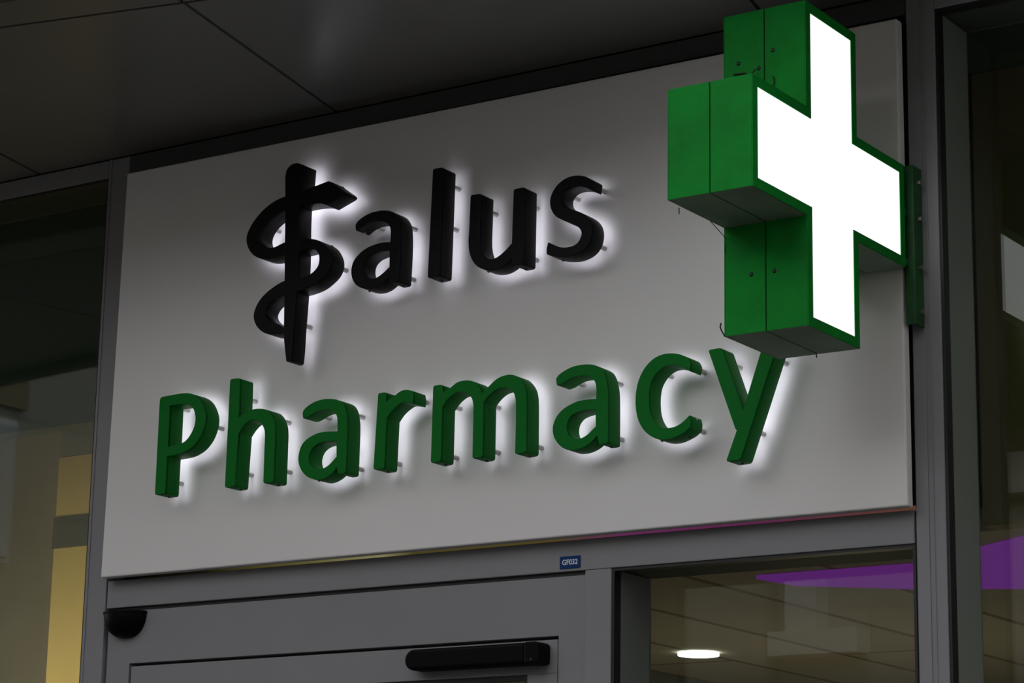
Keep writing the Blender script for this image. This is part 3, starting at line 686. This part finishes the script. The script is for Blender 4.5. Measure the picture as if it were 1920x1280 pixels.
# door closer
dc = thing('door_closer', (1.06, 0.053, -0.256), 'long black door closer on the top rail of the door', 'door closer')
zt, zb_ = -0.2150, -0.2600
xa, xb = 0.889, 1.200
r = (zt-zb_)/2; zc = (zt+zb_)/2
pr = [(xb, zt)]+[(xa+r-r*math.sin(a), zc+r*math.cos(a)) for a in [math.pi*i/16 for i in range(17)]]+[(xb, zb_)]
o = MB().prism(pr, 1, 0.006, 0.053).build('closer_body', BLKPL, dc, 0.007, False)
o.modifiers['bevel'].segments = 3
cap = [(xb+0.0004, zt+0.001),(xb+0.030, zt+0.001),(xb+0.037, zt-0.004),(xb+0.037, zb_+0.004),(xb+0.030, zb_-0.001),(xb+0.0004, zb_-0.001)]
MB().prism(cap, 1, 0.004, 0.053).build('end_cap', BLKPL, dc, 0.005)
MB().tube((xb+0.020, 0.004, zb_+0.008), (xb+0.020, 0.002, zb_+0.008), 0.003, 10).build('screw', SCREW, dc)

# motion sensor: half dome under the transom
ms = thing('motion_sensor', (0.037, 0.050, -0.077), 'black half dome motion sensor in the top left corner of the door header', 'sensor')
b = MB(); bm = b.bm
n1, n2 = 20, 10
grid = []
for i in range(n1+1):
    a = math.pi*i/n1           # left to right across the front
    row = []
    for j in range(n2+1):
        t = math.pi/2*j/n2     # top rim down to the bottom point
        row.append(bm.verts.new((0.041-0.060*math.cos(a)*math.cos(t)**0.8, 0.050-0.052*math.sin(a)*math.cos(t)**0.8, -0.084-0.056*math.sin(t))))
    grid.append(row)
for i in range(n1):
    for j in range(n2):
        bm.faces.new((grid[i][j],grid[i+1][j],grid[i+1][j+1],grid[i][j+1]))
bm.faces.new([grid[i][0] for i in range(n1+1)][::-1])
bmesh.ops.remove_doubles(bm, verts=bm.verts[:], dist=1e-5)
b.build('dome', BLKPL, ms, 0, True)
rim = [(0.041-0.062*math.cos(math.pi*i/24), 0.050-0.054*math.sin(math.pi*i/24)) for i in range(25)]
MB().prism(rim, 2, -0.0845, -0.078).build('rim', BLKPL, ms, 0.0015)

# ================================================================ across the street (seen mirrored in the glass, and lighting the scene)
STONE = block_mat('limestone', (0.45, 0.42, 0.37), (0.32, 0.29, 0.25), 1.1, 0.5)
PALE = mat('pale_surround', (0.75, 0.76, 0.76), 0.7)
WGL = mat('window_reflecting_sky', (0.55, 0.62, 0.66), 0.15, spec=0.8)
RW_X, RW_Y, RW_H = 6.5, -3.0, 8.0
WING_H, MAIN_H, MAIN_X = 5.0, 3.6, 6.0
sb = thing('stone_building', (0, -14, ZB), 'pale stone building across the street with a projecting wing, mirrored in the shop glass', 'building')
MB().box(-5.8, MAIN_X, -24, -14, ZB, MAIN_H).build('wall', STONE, sb)
MB().box(-30, -5.8, -24, -3.4, ZB, WING_H).build('wing', STONE, sb)
MB().box(-5.8, -2.4, -24, -14.02, MAIN_H, 5.33).build('tower', STONE, sb)
MB().box(-5.8, -2.4, -14.02, -13.9, 4.93, 5.05).build('cornice', PALE, sb)
rw = MB().box(RW_X, 30, -24, RW_Y, ZB, RW_H).build('shade_block', STONE)  # unseen block added to cut light reaching the sign from the right
tag(rw, 'tall pale block added outside the picture to shade light from the right', 'building')
MB().box(-5.8, MAIN_X, -14, -13.65, 3.4, 3.6).build('cornice', STONE, sb)
MB().box(-5.8, MAIN_X, -14, -13.75, 2.78, 2.95).build('cornice', STONE, sb)
def bwin(x0, x1, z0, z1):
    f = MB().box(x0-0.12, x1+0.12, -14, -13.93, z0-0.12, z1+0.12).build('window', PALE, sb)
    MB().box(x0, x1, -13.95, -13.90, z0, z1).build('pane', WGL, f)
for k in range(3):
    bwin(-3.2+3.0*k, -2.0+3.0*k, 0.2, 1.5)
for k in range(2):
    x = -0.6+4.0*k
    MB().box(x-0.16, x+0.16, -14, -13.75, ZB, 1.80).build('pilaster', PALE, sb)
MB().box(-5.78, -4.96, -14, -13.75, 1.60, 1.80).build('lintel', PALE, sb)
MB().box(-5.63, -5.34, -14, -13.78, 1.80, 2.60).build('pilaster', PALE, sb)
f = MB().box(-5.8, -5.74, -4.99, -4.2, 1.17, 1.96).build('window', PALE, sb)
MB().box(-5.76, -5.72, -4.97, -4.3, 1.20, 1.92).build('pane', WGL, f)
MB().box(-5.8, -5.76, -5.08, -4.3, 2.04, 2.23).build('window', BROWN, sb)
